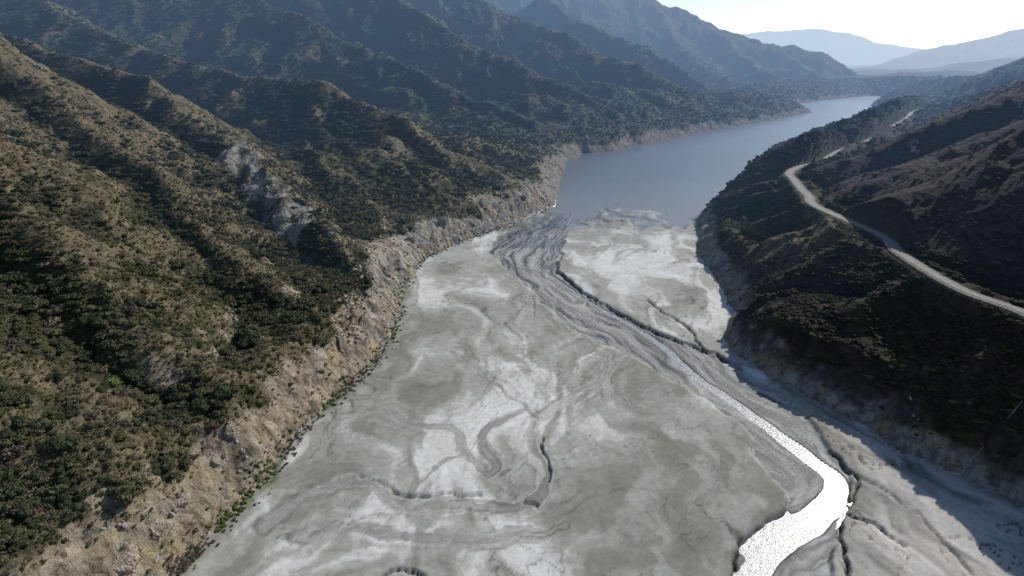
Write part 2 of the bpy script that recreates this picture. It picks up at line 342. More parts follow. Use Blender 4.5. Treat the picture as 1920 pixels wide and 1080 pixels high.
# ---------------------------------------------------------------- the ground sheet
OX,OY=0.0,-60.0
NC,NR=1150,1180
T0,T1=math.radians(-60),math.radians(62); L0,L1=math.log(118),math.log(14000)
th=np.linspace(T0,T1,NC); rr=np.exp(np.linspace(L0,L1,NR))
TH,RR=np.meshgrid(th,rr); X=(OX+RR*np.sin(TH)).astype(f32).ravel(); Y=(OY+RR*np.cos(TH)).astype(f32).ravel()
Z,D=height(X,Y)
def gidx(x,y):
    r=np.hypot(x-OX,y-OY); a=np.arctan2(x-OX,y-OY)
    return np.clip((np.log(r)-L0)/(L1-L0)*(NR-1),0,NR-1.001),np.clip((a-T0)/(T1-T0)*(NC-1),0,NC-1.001)
def samp(A2,x,y):
    i,j=gidx(x,y); i0=i.astype(int); j0=j.astype(int); u=i-i0; v=j-j0; A2=A2.reshape(NR,NC)
    return A2[i0,j0]*(1-u)*(1-v)+A2[i0+1,j0]*u*(1-v)+A2[i0,j0+1]*(1-u)*v+A2[i0+1,j0+1]*u*v
def hits(pl):
    t=np.concatenate([np.linspace(120,420,600),np.linspace(421,1600,700)]); a=np.array([ray(*p) for p in pl])
    hx=a[:,0:1]*t; hy=a[:,1:2]*t; hz_=HC+a[:,2:3]*t; h=samp(Z,hx,hy); res=[]
    for i in range(len(pl)):
        m=np.nonzero(h[i]>hz_[i])[0]; res.append((hx[i,m[0]],hy[i,m[0]],h[i,m[0]]) if len(m) else None)
    return res
SL=[h for h in hits([(435,285),(465,315),(495,345),(525,375),(545,400),(560,430)]) if h]
SL=[p for i,p in enumerate(SL) if i==0 or math.hypot(p[0]-SL[i-1][0],p[1]-SL[i-1][1])<70]
SL2=[h for h in hits([(555,425),(600,450),(640,480),(690,530)]) if h]
def slide(X,Y):
    qx=X+9*fb(X/11,Y/11,95,5); qy=Y+9*fb(X/11,Y/11,96,5)
    return pdist(qx,qy,SL)[0]
sld=slide(X,Y)
Z=Z+(ss(16,6,sld)*(1.5*ridged(X/8,Y/8,601,4)-.5)).astype(f32)
V=np.stack([X,Y,Z],1)
Zg=Z.reshape(NR,NC).astype(float)
def blur(a,k):
    for ax in (0,1):
        c=np.cumsum(np.concatenate([np.repeat(np.take(a,[0],ax),k+1,ax),a,np.repeat(np.take(a,[-1],ax),k,ax)],ax),ax)
        n=a.shape[ax]; a=(np.take(c,range(2*k+1,2*k+1+n),ax)-np.take(c,range(0,n),ax))/(2*k+1)
    return a
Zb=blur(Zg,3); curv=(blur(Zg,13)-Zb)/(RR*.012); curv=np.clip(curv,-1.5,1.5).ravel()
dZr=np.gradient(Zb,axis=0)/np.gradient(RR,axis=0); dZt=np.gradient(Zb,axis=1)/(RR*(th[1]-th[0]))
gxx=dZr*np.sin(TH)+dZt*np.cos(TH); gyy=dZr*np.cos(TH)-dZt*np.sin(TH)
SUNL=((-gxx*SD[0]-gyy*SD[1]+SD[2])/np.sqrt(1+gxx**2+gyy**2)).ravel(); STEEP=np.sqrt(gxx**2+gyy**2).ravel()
idx=np.arange(NC*NR).reshape(NR,NC); FQ=np.stack([idx[:-1,:-1],idx[:-1,1:],idx[1:,1:],idx[1:,:-1]],-1).reshape(-1,4)
cx=np.interp(Y,CY,CX)
def vegl(x,y): return 14+10*fb(x/28,y/28,91,4)-3*ss(60,100,x)*(y<700)-5*ss(600,760,y)-1*ss(1000,1400,y)+7*np.exp(-((y-310)/45)**2)*(x<0)+3*np.exp(-((y-540)/70)**2)*(x<90)
vegline=vegl(X,Y)
bare=ss(vegline+1.2,vegline-1.2,Z)
def cragf(x,y,z,st): return ss(.42,.6,fb(x/16,y/16,501,4)+.35*ss(34,14,z)+.35*(st-.8))*ss(48,26,z)*(y<760)
crag=cragf(X,Y,Z,STEEP)*(X<cx); bare=np.maximum(bare,crag*.9)
rdist,rs_,rsg=pdist(X,Y,ROADC)
burnt_shade=ss(40.5,46,Z)*(X>cx)*ss(150,165,X)*ss(900,650,Y)
burnt_shade=np.maximum(burnt_shade,.9*ss(1,8,Z)*(X>cx)*ss(320,250,Y)*(X>90)*ss(.35,.1,fb(X/14,Y/14,502,4)))  # below the road the ground colour is darkened to deepen the slope's shadow
pale=ss(12,8,sld)*ss(-.15,.3,fb(X/4.5,Y/4.5,197,4)+.3*ss(11,0,sld)-.05)*.85
scree=ss(11,5,pdist(X+9*fb(X/9,Y/9,97,4),Y,SL2)[0])*ss(-.25,.2,fb(X/7,Y/7,198,3)); bare=np.maximum(bare,scree); pale=np.maximum(pale,scree*.35)
cut=ss(6,3.5,rdist)*.25*(Y<470); bare=np.maximum(bare,cut)
def drypatch(x,y): return np.clip(np.exp(-(((x+215)/75)**2+((y-330)/65)**2))+.8*np.exp(-(((x+175)/45)**2+((y-215)/30)**2)),0,1)
rp=np.exp(-(((X-150)/30)**2+((Y-290)/38)**2))
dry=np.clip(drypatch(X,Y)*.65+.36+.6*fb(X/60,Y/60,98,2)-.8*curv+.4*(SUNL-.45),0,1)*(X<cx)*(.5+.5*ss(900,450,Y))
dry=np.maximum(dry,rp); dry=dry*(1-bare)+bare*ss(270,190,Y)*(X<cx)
burnt_shade=burnt_shade*(1-.7*rp)
MASK=np.stack([bare,burnt_shade*(1-cut),pale,dry],1)
# sediment colours
fz,q=flat(X,Y,True)
def gb(px,py,r):
    gx,gy=G(px,py); return np.exp(-(((X-gx)/r)**2+((Y-gy)/(r*1.25))**2))
wx=X+24*fb(X/42,Y/48,101,3); wy=Y+24*fb(X/42,Y/48,102,3)
wx2=wx+9*fb(wx/13,wy/18,105,4); wy2=wy+13*fb(wx/13,wy/18,106,4)
n1=fb(wx2/20,wy2/40,103,4); n2=fb(wx2/6,wy2/20,104,5)
bias=np.zeros_like(X)
for px,py,r,a in [(750,810,15,.5),(830,880,13,.5),(960,780,15,.55),(1110,830,15,.5),(1010,640,18,.4),(960,700,12,.4),(1130,780,9,.4),(1180,500,34,.7),(1290,600,14,.5),(1200,445,30,.35),(700,1000,14,.3),(900,1020,12,.25),(780,960,9,.3),(560,1010,9,.3),(1000,480,14,.1),(850,500,16,-.3),(720,720,14,-.4),(700,800,8,-.2),(1240,900,22,-.42),(1290,770,18,-.5),(1350,830,16,-.4),(1200,1010,14,-.3),(1060,960,10,-.1),(1300,1000,14,-.3),(800,620,24,-.35),(870,520,22,-.1),(1750,950,20,.3),(1850,1040,14,.35),(1800,900,12,.3),(640,870,10,-.2),(620,940,10,-.2)]:
    bias+=a*gb(px,py,r)
ow=np.exp(-(q['od']/8.0)); flow=fb(q['od']/1.1+2.5*fb(X/12,Y/12,140,3),q['os']/22,141,3)
t=.62*n1+.60*n2+.66*bias+.5*flow*ow+.12*fb(X/2.5,Y/3.5,151,4)-.02
def st3(t,xs,cs):
    cs=np.array(cs); return np.stack([np.interp(t,xs,cs[:,i]) for i in range(3)],1)
col=st3(t,[-.7,-.35,-.22,-.20,-.05,-.03,.12,.165,.172,.3,.31,.5],[(.165,.16,.134),(.20,.195,.165),(.226,.221,.19),(.258,.253,.222),(.272,.267,.236),(.298,.293,.262),(.315,.31,.28),(.335,.33,.30),(.405,.40,.372),(.432,.426,.40),(.475,.47,.445),(.525,.52,.495)])
br=ss(.022,.0,np.abs(fb(wx2/15,wy2/32,160,3)))*ss(-.2,.2,fb(X/30,Y/40,161,2)); br2=ss(.026,.0,np.abs(fb(wx2/6,wy2/14,162,3)))*ss(-.1,.3,fb(X/20,Y/26,163,2))
col=col*(1-.52*br[:,None])*(1-.44*br2[:,None])
mott=fb(X/4.5,Y/6,150,5); col=col*(1+.16*mott[:,None])
o_=q['old'][:,None]*.75; col=col*(1-o_)+np.array([.255,.25,.225])*(1+.9*flow[:,None])*o_
oe=q['oe'][:,None]*.65; col=col*(1-oe)+np.array([.10,.095,.085])*oe
ib=q['inb'][:,None]; sk=q['streak'][:,None]; bc=np.array([.225,.222,.21])*np.clip(1+1.4*sk,.3,2.2); col=col*(1-ib)+bc*ib
wetl=ss(-.12,-.30,q['streak'])*q['inb']; col=col*(1-.48*wetl[:,None])
se=np.exp(-((q['sd']-q['sw']*.56)/.5)**2)*q['inb']*ss(420,380,Y); col=col*(1-.6*se[:,None])
w=(ss(70,100,X)*ss(200,170,Y)*(1-q['inb']))[:,None]; strk=fb((X+.75*Y)/3+2*n2,(Y-.75*X)/26,171,4)[:,None]; col=col*(1-.75*w)+np.array([.265,.242,.215])*(1+.7*n2[:,None]+.8*strk)*.75*w
tp=[G(*p) for p in [(1640,880),(1720,930),(1800,985),(1880,1060),(1960,1140)]]; td=pdist(X+1.5*fb(X/6,Y/6,180,3),Y,tp)[0]; tk=(ss(5.5,3.5,td)*.55)[:,None]; col=col*(1-tk)+np.array([.40,.385,.355])*tk
mg=ss(-7,-1,D)*(X<cx)*ss(330,300,Y)*.55; col=col*(1-mg[:,None])+np.array([.15,.13,.095])*mg[:,None]
gr=np.exp(-((D+1.8)/1.0)**2)*(X<cx)*ss(320,280,Y)*ss(-.3,.3,fb(X/12,Y/12,120,2))*.8; col=col*(1-gr[:,None])+np.array([.07,.1,.03])*gr[:,None]
for (px,py,r) in [(1180,960,9),(1200,970,12),(1330,1000,8),(1700,980,25),(1722,985,26)]:
    gx,gy=G(px,py); dd=np.abs(np.hypot((X-gx),(Y-gy))-r*(1+.1*fb(X/20,Y/20,130,2))); k=np.exp(-(dd/.25)**2)*.2*(fb(X/15,Y/15,131,2)>-.1); col=col*(1-k[:,None])
damp=ss(385,450,Y+30*fb(X/25,Y/25,170,3)); col=col*(1-.34*damp[:,None])
nearl=ss(LAKEZ+1.0,LAKEZ+.1,Z)*(Y>375); wet=np.clip(nearl*(Y<520)+.8*wetl+.3*damp*(Y<520),0,1)
col=col*(1-.35*nearl[:,None])
fs=ss(500,540,Y)[:,None]; col=col*(1-fs)+np.array([.12,.10,.078])*fs
ckk=np.clip(q['ck'],0,1)[:,None]**.8; col=col*(1-.92*ckk)
FCOL=np.concatenate([np.maximum(col,.01)*1.1,wet[:,None]],1)
fd=D[FQ].mean(1); fx=X[FQ].mean(1); fy=Y[FQ].mean(1); fcx=cx[FQ].mean(1)
isflat=(fd<0); fard=fy>3300
def sub(mask,name,mat,an,av):
    f=FQ[mask]; u,inv=np.unique(f,return_inverse=True); return mk(name,V[u],inv.reshape(-1,4),mat,attrs={an:av[u]})
struct(sub(isflat,'sediment_flat',MF,'col',FCOL),'pale grey drained sediment flat with dried channels and cracks','ground')
rest=~isflat
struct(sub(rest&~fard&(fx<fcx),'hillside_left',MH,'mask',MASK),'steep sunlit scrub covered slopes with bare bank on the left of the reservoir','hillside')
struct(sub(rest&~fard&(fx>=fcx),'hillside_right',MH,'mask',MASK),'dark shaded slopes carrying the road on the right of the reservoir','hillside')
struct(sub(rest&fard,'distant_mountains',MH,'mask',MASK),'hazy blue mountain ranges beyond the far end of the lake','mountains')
# lake
gi=idx[::3,::3]; LQ=np.stack([gi[:-1,:-1],gi[:-1,1:],gi[1:,1:],gi[1:,:-1]],-1).reshape(-1,4)
ld=D[LQ].min(1); ly=Y[LQ].mean(1); lm=(ld<10+ly*.004)&(ly>370)&(ly<3040)
f=LQ[lm]; u,inv=np.unique(f,return_inverse=True); lv=V[u].copy(); lv[:,2]=LAKEZ
struct(mk('lake',lv,inv.reshape(-1,4),ML),'calm blue grey reservoir water winding away between the hills','water')
# stream ribbon
sv=[];sq=[]; nn=9
sm=cr(STR[::2],4); swm=np.interp(np.linspace(0,1,len(sm)),np.linspace(0,1,len(STW)),STW)
for i,p in enumerate(sm):
    d=sm[min(i+1,len(sm)-1)]-sm[max(i-1,0)]; d/=np.hypot(*d); n=np.array([-d[1],d[0]])
    for k in range(nn):
        qk=p+n*swm[i]*.8*(k/(nn-1)*2-1); sv.append((qk[0],qk[1],float(bedz(np.array([qk[1]]))[0])-.17))
for i in range(len(sm)-1):
    for k in range(nn-1): sq.append((i*nn+k,i*nn+k+1,(i+1)*nn+k+1,(i+1)*nn+k))
struct(mk('stream',sv,sq,MS),'glittering silver stream curving through the gravel bed to the lake','water')
# ---------------------------------------------------------------- road
rc=cr(ROAD,14)
def ribbon(path,off0,off1,z,z1=None):
    v=[];q_=[]
    for i,p in enumerate(path):
        d=path[min(i+1,len(path)-1)]-path[max(i-1,0)]; d=d/np.hypot(*d); n=np.array([-d[1],d[0]])
        for o,zz in ((off0,z),(off1,z if z1 is None else z1)): a=p+n*o; v.append((a[0],a[1],zz))
    for i in range(len(path)-1): q_.append((2*i,2*i+1,2*i+3,2*i+2))
    return v,q_
v,q_=ribbon(rc,-3.2,3.2,39.86); struct(mk('road_shoulder',v,q_,MDIRT),'dirt shoulder along the winding hillside road','road shoulder')
v,q_=ribbon(rc,-2.4,2.4,39.92); struct(mk('road',v,q_,MROAD),'pale winding two lane road cut along the right hillside','road')
v,q_=join([ribbon(rc,-.2,-.1,39.93),ribbon(rc,.1,.2,39.93)]); struct(mk('road_marking',v,q_,MPAINT),'double yellow centre line on the hillside road','road marking')
gp=[p for p in rc if 120<p[1]<255]
gr_=bpy.data.objects.new('guardrail',None); C.objects.link(gr_); gr_.location=(gp[0][0]-2.9,gp[0][1],39.86); tag(gr_,'grey steel guardrail edging the road above the shaded slope','guardrail')
gl=[]
for i,p in enumerate(gp):
    d=gp[min(i+1,len(gp)-1)]-gp[max(i-1,0)]; d=d/np.hypot(*d); n=np.array([-d[1],d[0]]); gl.append(p+n*2.9)
gl=np.array(gl)-np.array(gr_.location[:2]); vs=[];qs=[]
prof=[(.03,.5),(-.04,.56),(.03,.65),(-.04,.74),(.03,.8)]
for i,p in enumerate(gl):
    for a,b in prof: vs.append((p[0]+a,p[1],b))
for i in range(len(gl)-1):
    for k in range(4): qs.append((i*5+k,i*5+k+1,i*5+k+6,i*5+k+5))
mk('rail',vs,qs,MMETAL,gr_)
pm=None
for i in range(0,len(gl),2):
    if pm is None: v,q_=boxvq(-.07,.07,-.07,.07,-.4,.78); po=mk('post',v,q_,MMETAL,gr_,False); pm=po.data
    else: po=bpy.data.objects.new('post',pm); C.objects.link(po); po.parent=gr_
    po.location=(gl[i][0]+.1,gl[i][1],0)
# ---------------------------------------------------------------- dam at the far end
dzl=float(samp(Z,np.array([1950.]),np.array([3040.]))[0])
dam=bpy.data.objects.new('dam',None); C.objects.link(dam); dam.location=(1950,3040,min(dzl,22)-6); tag(dam,'long pale earth dam faint in haze beyond the far end of the lake','dam')
def prism(yz,x0,x1):
    n=len(yz); v=[(x0,a,b) for a,b in yz]+[(x1,a,b) for a,b in yz]; return v,[(i,(i+1)%n,(i+1)%n+n,i+n) for i in range(n)]
v,q_=prism([(-30,-2),(-12,9),(-9,9),(0,16),(8,16),(40,0)],-210,210)
mk('embankment',v,q_,MDAM,dam,False)
v,q_=join([boxvq(-210,210,-.6,-.2,16.02,17.1),boxvq(-210,210,7.4,7.8,16.02,17.1)]); mk('parapet',v,q_,MDAM,dam,False)
v,q_=boxvq(-60,-50,-16,-9,9.1,24); tw=mk('intake_tower',v,q_,MDAM,dam,False)
# ---------------------------------------------------------------- plants
def ico(sub):
    import bmesh
    bm=bmesh.new(); bmesh.ops.create_icosphere(bm,subdivisions=sub,radius=1); v=np.array([a.co[:] for a in bm.verts]); f=np.array([[a.index for a in q.verts] for q in bm.faces]); bm.free(); return v,f
I2=ico(2)
def crown(seed,lobes,nleaf,zs,leaf,mat,name='crown',core=True,tall=0,thin=1.0,wide=.62):
    r=np.random.default_rng(seed); V=[];Fc=[];T=[]; n0=0; cs=[]
    for i in range(lobes):
        a=r.uniform(0,6.283); u=r.uniform(0,1)**.6*wide
        if tall: h=r.uniform(.25,1.0); u*=(1.25-h)*1.0; c=np.array([math.cos(a)*u,math.sin(a)*u,h*tall]); rad=r.uniform(.22,.4)*(1.35-h*.75)
        else: c=np.array([math.cos(a)*u,math.sin(a)*u,(.3+r.uniform(0,.4)*(1-u))*zs]); rad=r.uniform(.24,.44)
        cs.append((c,rad))
        if core:
            v,f=I2; vv=v*rad*(.86+.13*r.standard_normal((len(v),1)))*np.array([1,1,zs if not tall else .8])+c
            V.append(vv); Fc.append(f+n0); n0+=len(v); T.append(np.clip(.1+.3*(v[:,2]*.5+.5)+.1*r.standard_normal(len(v)),0,1))  # crown shading put into the tint: dark core, lighter upward
    tri_v=np.concatenate(V) if V else np.zeros((0,3)); tri_f=np.concatenate(Fc) if Fc else np.zeros((0,3),int)
    L=[];TL=[]
    for i in range(nleaf):
        c,rad=cs[r.integers(lobes)]; d=r.standard_normal(3); d/=np.linalg.norm(d)
        if d[2]<-.3: d[2]*=-1
        p=c+d*rad*r.uniform(.8,1.25)*np.array([1,1,zs if not tall else .85]); nrm=d+r.standard_normal(3)*.7; nrm/=np.linalg.norm(nrm)
        u=np.cross(nrm,r.standard_normal(3)); u/=np.linalg.norm(u); w=np.cross(nrm,u); s=leaf*r.uniform(.6,1.4)
        L+= [p-u*s*thin,p+w*s*.6,p+u*s*thin,p-w*s*.6]; tt=np.clip(r.uniform(.15,.85)+.25*d[2],0,1); TL+=[tt]*4  # upward leaves tinted lighter, as if lit from above
    n1_=len(tri_v); lf=[]
    for i in range(nleaf): b=n1_+4*i; lf+=[(b,b+1,b+2),(b,b+2,b+3)]
    Vv=np.concatenate([tri_v,np.array(L).reshape(-1,3)]); Ff=np.concatenate([tri_f.reshape(-1,3),np.array(lf).reshape(-1,3)]).astype(int)
    tint=np.concatenate([np.concatenate(T) if T else np.zeros(0),np.array(TL)])
    return mk(name,Vv,Ff,mat,attrs={'tint':np.repeat(tint[:,None],3,1)},link=False,smooth=False)
def trunkmesh(seed,h,r0,nl,spread):
    r=random.Random(seed); parts=[tube([(0,0,-.15),(r.uniform(-.03,.03),0,h*.5),(r.uniform(-.05,.05),.02,h)],[r0,r0*.75,r0*.4],6)]
    for i in range(nl):
        a=r.uniform(0,6.28); z=h*r.uniform(.25,.8); parts.append(tube([(0,0,z),(math.cos(a)*spread*.5,math.sin(a)*spread*.5,z+.15*h),(math.cos(a)*spread,math.sin(a)*spread,z+.4*h)],[r0*.5,r0*.35,r0*.15],5))
    v,q_=join(parts); return mk('trunk',v,q_,MTRUNK,link=False)
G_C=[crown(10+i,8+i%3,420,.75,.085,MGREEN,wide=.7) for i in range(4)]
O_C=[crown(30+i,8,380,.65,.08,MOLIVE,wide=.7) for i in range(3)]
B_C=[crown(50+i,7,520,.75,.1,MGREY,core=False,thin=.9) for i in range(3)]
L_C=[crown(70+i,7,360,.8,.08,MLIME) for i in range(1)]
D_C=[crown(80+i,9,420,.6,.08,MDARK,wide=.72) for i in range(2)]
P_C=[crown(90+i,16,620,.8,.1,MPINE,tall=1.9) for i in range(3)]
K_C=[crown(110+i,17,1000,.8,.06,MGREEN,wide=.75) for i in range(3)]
T_S=[trunkmesh(i,.45,.05,4,.4) for i in range(2)]; T_P=[trunkmesh(20+i,1.7,.07,7,.45) for i in range(2)]
def veg_at(n,r0,r1,th0=-54,th1=50):
    a=np.radians(rng.uniform(th0,th1,n)); r=np.sqrt(rng.uniform(r0*r0,r1*r1,n)); x=r*np.sin(a); y=r*np.cos(a)
    k=(y>62); x,y=x[k],y[k]; z=samp(Z,x,y); d=samp(D,x,y); k=d>3
    x,y,z,d=x[k],y[k],z[k],d[k]
    return x,y,z,d,samp(curv,x,y),samp(SUNL,x,y)
GUL=[(-66,250),(-110,283),(-165,325),(-240,380)]
def dens(x,y,z,d,cu,sl_):
    c=np.interp(y,CY,CX); left=x<c
    vl=vegl(x,y)
    p=.70+.75*fb(x/24,y/24,201,4)+.85*np.clip(cu,-.8,.8)-.45*(sl_-.45)
    p+=.15*ss(230,150,y)*left
    p-=.26*drypatch(x,y)
    p+=.2*ss(400,600,y)+.5*np.exp(-(pdist(x,y,GUL)[0]/15)**2)
    p=np.clip(p,.14,1)
    p*=ss(vl-.5,vl+1.5,z)*(1-.75*cragf(x,y,z,samp(STEEP,x,y))*left)
    b=ss(41,46,z)*(~left)*(y<900)*(pdist(x,y,ROADC)[2]<0); p*=(1-.8*b)
    p=np.where((~left)&(y<460)&(z<42),np.maximum(p,.4*ss(7,18,z)),p)
    p=np.where((~left)&(y>440)&(y<1150)&(z>5)&(b<.5),np.maximum(p,.75),p)
    p*=1-.75*np.exp(-(((x-150)/30)**2+((y-290)/38)**2))
    p=np.where((z<vl)&(z>4),np.maximum(p,.05),p)
    p*=np.where(left,.12+.88*ss(6,11,slide(x,y)),1)
    p*=ss(4.2,6,pdist(x,y,ROADC)[0])
    return np.clip(p,0,1),left,b
XS=[]
for n,r0,r1,smin,smax in [(40000,90,330,.8,3.8),(54000,330,700,1.2,4.1),(66000,700,1500,1.9,4.8),(42000,1500,2700,3.4,7)]:
    x,y,z,d,cu,sl_=veg_at(n,r0,r1); p,left,b=dens(x,y,z,d,cu,sl_); k=rng.random(len(x))<p*1.1
    s=smin+(smax-smin)*rng.random(len(x))**2.4*(.25+.75*p); s=np.where((~left)&(y<460),np.minimum(s,2.0),s)
    XS.append(np.stack([x,y,z,s,b,left.astype(float),p],1)[k])
A=np.concatenate(XS); print('shrubs',len(A))
kind=rng.random(len(A)); pk=A[:,6]
ty=np.where(kind<.2+.48*pk*pk,rng.integers(0,4,len(A)),np.where(kind<.86,4+rng.integers(0,3,len(A)),7+rng.integers(0,3,len(A))))
ty=np.where((rng.random(len(A))<.012)&(A[:,1]<260),10,ty)
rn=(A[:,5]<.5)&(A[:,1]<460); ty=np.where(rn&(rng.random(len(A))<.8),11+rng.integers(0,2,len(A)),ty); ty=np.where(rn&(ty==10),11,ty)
ty=np.where((A[:,4]>.5)&(rng.random(len(A))<.35),7+rng.integers(0,3,len(A)),ty)
rot=rng.uniform(0,6.283,len(A))
px,py,dep=proj(A[:,0],A[:,1],A[:,2]+.5*A[:,3])
ins=(px>5)&(px<1915)&(py>5)&(py<1075)&(dep>0)
ps=np.where(ins,A[:,3]/dep,0); cand=np.argsort(-ps)[:800]
tt=np.linspace(.35,.985,50)[None,:]
cxp=A[cand,0][:,None]*tt; cyp=A[cand,1][:,None]*tt; czp=HC+(A[cand,2][:,None]+A[cand,3][:,None]-HC)*tt
vis=(samp(Z,cxp,cyp)<czp+.2).all(1)
top=cand[vis][:265]; restm=np.ones(len(A),bool); restm[top]=False
PROTO=G_C+O_C+B_C+L_C+D_C
def zone(px,py,z,left):
    if not left: return 'on the shaded right slope below the road'
    if z<25: 
        return 'just above the bare bank '+('at the bottom left' if py>820 else 'halfway up the left shore' if py>620 else 'by the rocky bluff')
    c='at the left edge' if px<140 else 'left of the bank' if px<330 else 'near the dark gully'
    r='of the lowest slope' if py>860 else 'of the lower slope' if py>700 else 'of the middle slope' if py>540 else 'of the tan upper slope'
    return c+' '+r
def plant(nm,crownm,trunkm,loc,s,rz,label,cat,group,sz=1.0):
    r=bpy.data.objects.new(nm,None); C.objects.link(r); r.location=loc; r.rotation_euler=(0,0,rz); r.scale=(s,s,s*sz); r.empty_display_size=.3; tag(r,label,cat,group)
    for n_,m_ in (('crown',crownm),('trunk',trunkm)):
        o=bpy.data.objects.new(n_,m_); C.objects.link(o); o.parent=r
    return r
for i in top:
    t_=int(ty[i]); x,y,z,s=A[i,:4]; big='large' if s>3 else 'mid sized' if s>2.2 else 'small'
    cn='dark green' if t_<4 else 'olive' if t_<7 else 'leafless grey brown' if t_<10 else 'bright yellow green' if t_==10 else 'nearly black green'
    zn=zone(px[i],py[i],z,A[i,5]>.5)
    plant('shrub',PROTO[t_],T_S[i%2],(x,y,z-.1*s),s,rot[i],f'{big} {cn} shrub {zn}','shrub',f'{big} {cn} shrubs {zn}')
def scatter(name,meshes,pts,scl,rots,ids,label,cat):
    col_=bpy.data.collections.new(name+'_kinds')
    for i,m_ in enumerate(meshes): col_.objects.link(bpy.data.objects.new('%s_kind_%02d'%(name,i),m_))
    me=bpy.data.meshes.new(name); me.vertices.add(len(pts)); me.vertices.foreach_set('co',np.asarray(pts,f32).ravel())
    a=me.attributes.new('scl','FLOAT_VECTOR','POINT'); a.data.foreach_set('vector',np.asarray(scl,f32).ravel())
    a=me.attributes.new('rotv','FLOAT_VECTOR','POINT'); a.data.foreach_set('vector',np.asarray(rots,f32).ravel())
    a=me.attributes.new('kid','INT','POINT'); a.data.foreach_set('value',np.asarray(ids,np.int32))
    o=bpy.data.objects.new(name,me); C.objects.link(o)
    g=bpy.data.node_groups.new(name,'GeometryNodeTree'); g.interface.new_socket('Geometry',in_out='INPUT',socket_type='NodeSocketGeometry'); g.interface.new_socket('Geometry',in_out='OUTPUT',socket_type='NodeSocketGeometry')
    gi_=g.nodes.new('NodeGroupInput'); go=g.nodes.new('NodeGroupOutput'); ip=g.nodes.new('GeometryNodeInstanceOnPoints'); ci=g.nodes.new('GeometryNodeCollectionInfo')
    ci.inputs['Collection'].default_value=col_; ci.inputs['Separate Children'].default_value=True; ci.inputs['Reset Children'].default_value=True
    def na(n_,t_): 
        k=g.nodes.new('GeometryNodeInputNamedAttribute'); k.data_type=t_; k.inputs['Name'].default_value=n_; return [s_ for s_ in k.outputs if s_.enabled and s_.name=='Attribute'][0]
    l=g.links.new; l(gi_.outputs[0],ip.inputs['Points']); l(ci.outputs[0],ip.inputs['Instance']); ip.inputs['Pick Instance'].default_value=True
    l(na('kid','INT'),ip.inputs['Instance Index']); l(na('rotv','FLOAT_VECTOR'),ip.inputs['Rotation']); l(na('scl','FLOAT_VECTOR'),ip.inputs['Scale']); l(ip.outputs[0],go.inputs[0])
    md=o.modifiers.new('scatter','NODES'); md.node_group=g
    tag(o,label,cat,None,'stuff'); return o
def scat_sub(m,name,label,cat):
    B=A[m]; s=B[:,3]; zr=np.zeros((len(B),3)); zr[:,2]=rot[m]
    scatter(name,PROTO,np.stack([B[:,0],B[:,1],B[:,2]-.12*s],1),np.stack([s,s*rng.uniform(.75,1.2,len(B)),s*rng.uniform(.7,1.1,len(B))],1),zr,ty[m],label,cat)
scat_sub(restm&(A[:,5]>.5),'chaparral_scrub','dense dark chaparral scrub covering the left mountain slopes','scrub')
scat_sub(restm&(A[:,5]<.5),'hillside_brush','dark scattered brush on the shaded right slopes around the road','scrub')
x,y,z,d,cu,sl_=veg_at(70000,90,420,-54,12); vl=vegl(x,y)-2; k=(z>vl)&(rng.random(len(x))<.8)&(slide(x,y)>9)
x,y,z=x[k],y[k],z[k]; n=len(x); s=rng.uniform(.25,.95,n); zr=np.zeros((n,3)); zr[:,2]=rng.uniform(0,6.28,n)
scatter('dry_brush',O_C+B_C+G_C[:1],np.stack([x,y,z-.1*s],1),np.stack([s,s,s*.8],1),zr,rng.integers(0,7,n),'low dry tan and olive tufts between the shrubs','brush')
ls=np.array(Lshore[2:14]); lc=cr(ls,10); n=1300; k=rng.integers(0,len(lc)-1,n); pts=lc[k]+rng.normal(0,1.8,(n,2))+(lc[k+1]-lc[k])*rng.random((n,1)); zz=samp(Z,pts[:,0],pts[:,1])
s=rng.uniform(.25,.9,n); zr=np.zeros((n,3)); zr[:,2]=rng.uniform(0,6.28,n); bandg=fb(pts[:,0]/10,pts[:,1]/10,300,2)
scatter('shore_reeds',L_C+B_C,np.stack([pts[:,0],pts[:,1],zz-.05],1),np.stack([s,s,s],1),zr,np.where(bandg>.1,0,rng.integers(1,4,n)),'thin green and brown growth along the foot of the left bank','reeds')
# ---------------------------------------------------------------- picked-out trees
oak=[(170,612,4.6,'at the left of the middle slope'),(215,650,3.6,'beside the largest oak left of centre slope'),(462,640,5.0,'at the foot of the dark gully'),(250,575,3.4,'above the pair of oaks on the middle slope'),(545,600,3.6,'in the gully mouth above the bank'),(592,598,3.3,'nearest the rocky bluff'),(385,760,3.8,'right above the tan bank'),(335,745,3.0,'behind the oak above the tan bank'),(240,925,3.6,'above the white rock at bottom left'),(110,835,3.4,'at the far left of the lower slope'),(330,500,3.6,'halfway up the dark gully'),(395,470,3.4,'in the upper gully beneath the tan rib'),(520,560,3.2,'among the cluster below the pale slide'),(600,545,3.6,'highest of the cluster below the pale slide'),(425,735,3.2,'leaning over the bank edge'),(300,880,3.0,'on the low rib above white rocks'),(60,580,3.6,'near the left edge under the tan slope'),(40,960,3.2,'in the bottom left corner'),(480,480,3.2,'below the grey rock slide'),(700,375,3.2,'alone on the second spur'),(930,355,3.0,'at the tip of the spur above the lake')]
for (a,b,s,w),h in zip(oak,hits([(o[0],o[1]) for o in oak])):
    if h: plant('oak_tree',random.choice(K_C),T_S[0],(h[0],h[1],h[2]-.15*s),s*1.3,random.uniform(0,6),f'broad dark green oak {w}','tree','large oaks on the left slopes',.95)
sh=np.array([G(*p) for p in [(1375,345),(1430,290),(1500,262),(1565,240)]]+[(720,1180)]); ro=np.array([(208,428),(285,520),(385,624),(500,765),(640,940)])
cps=[]
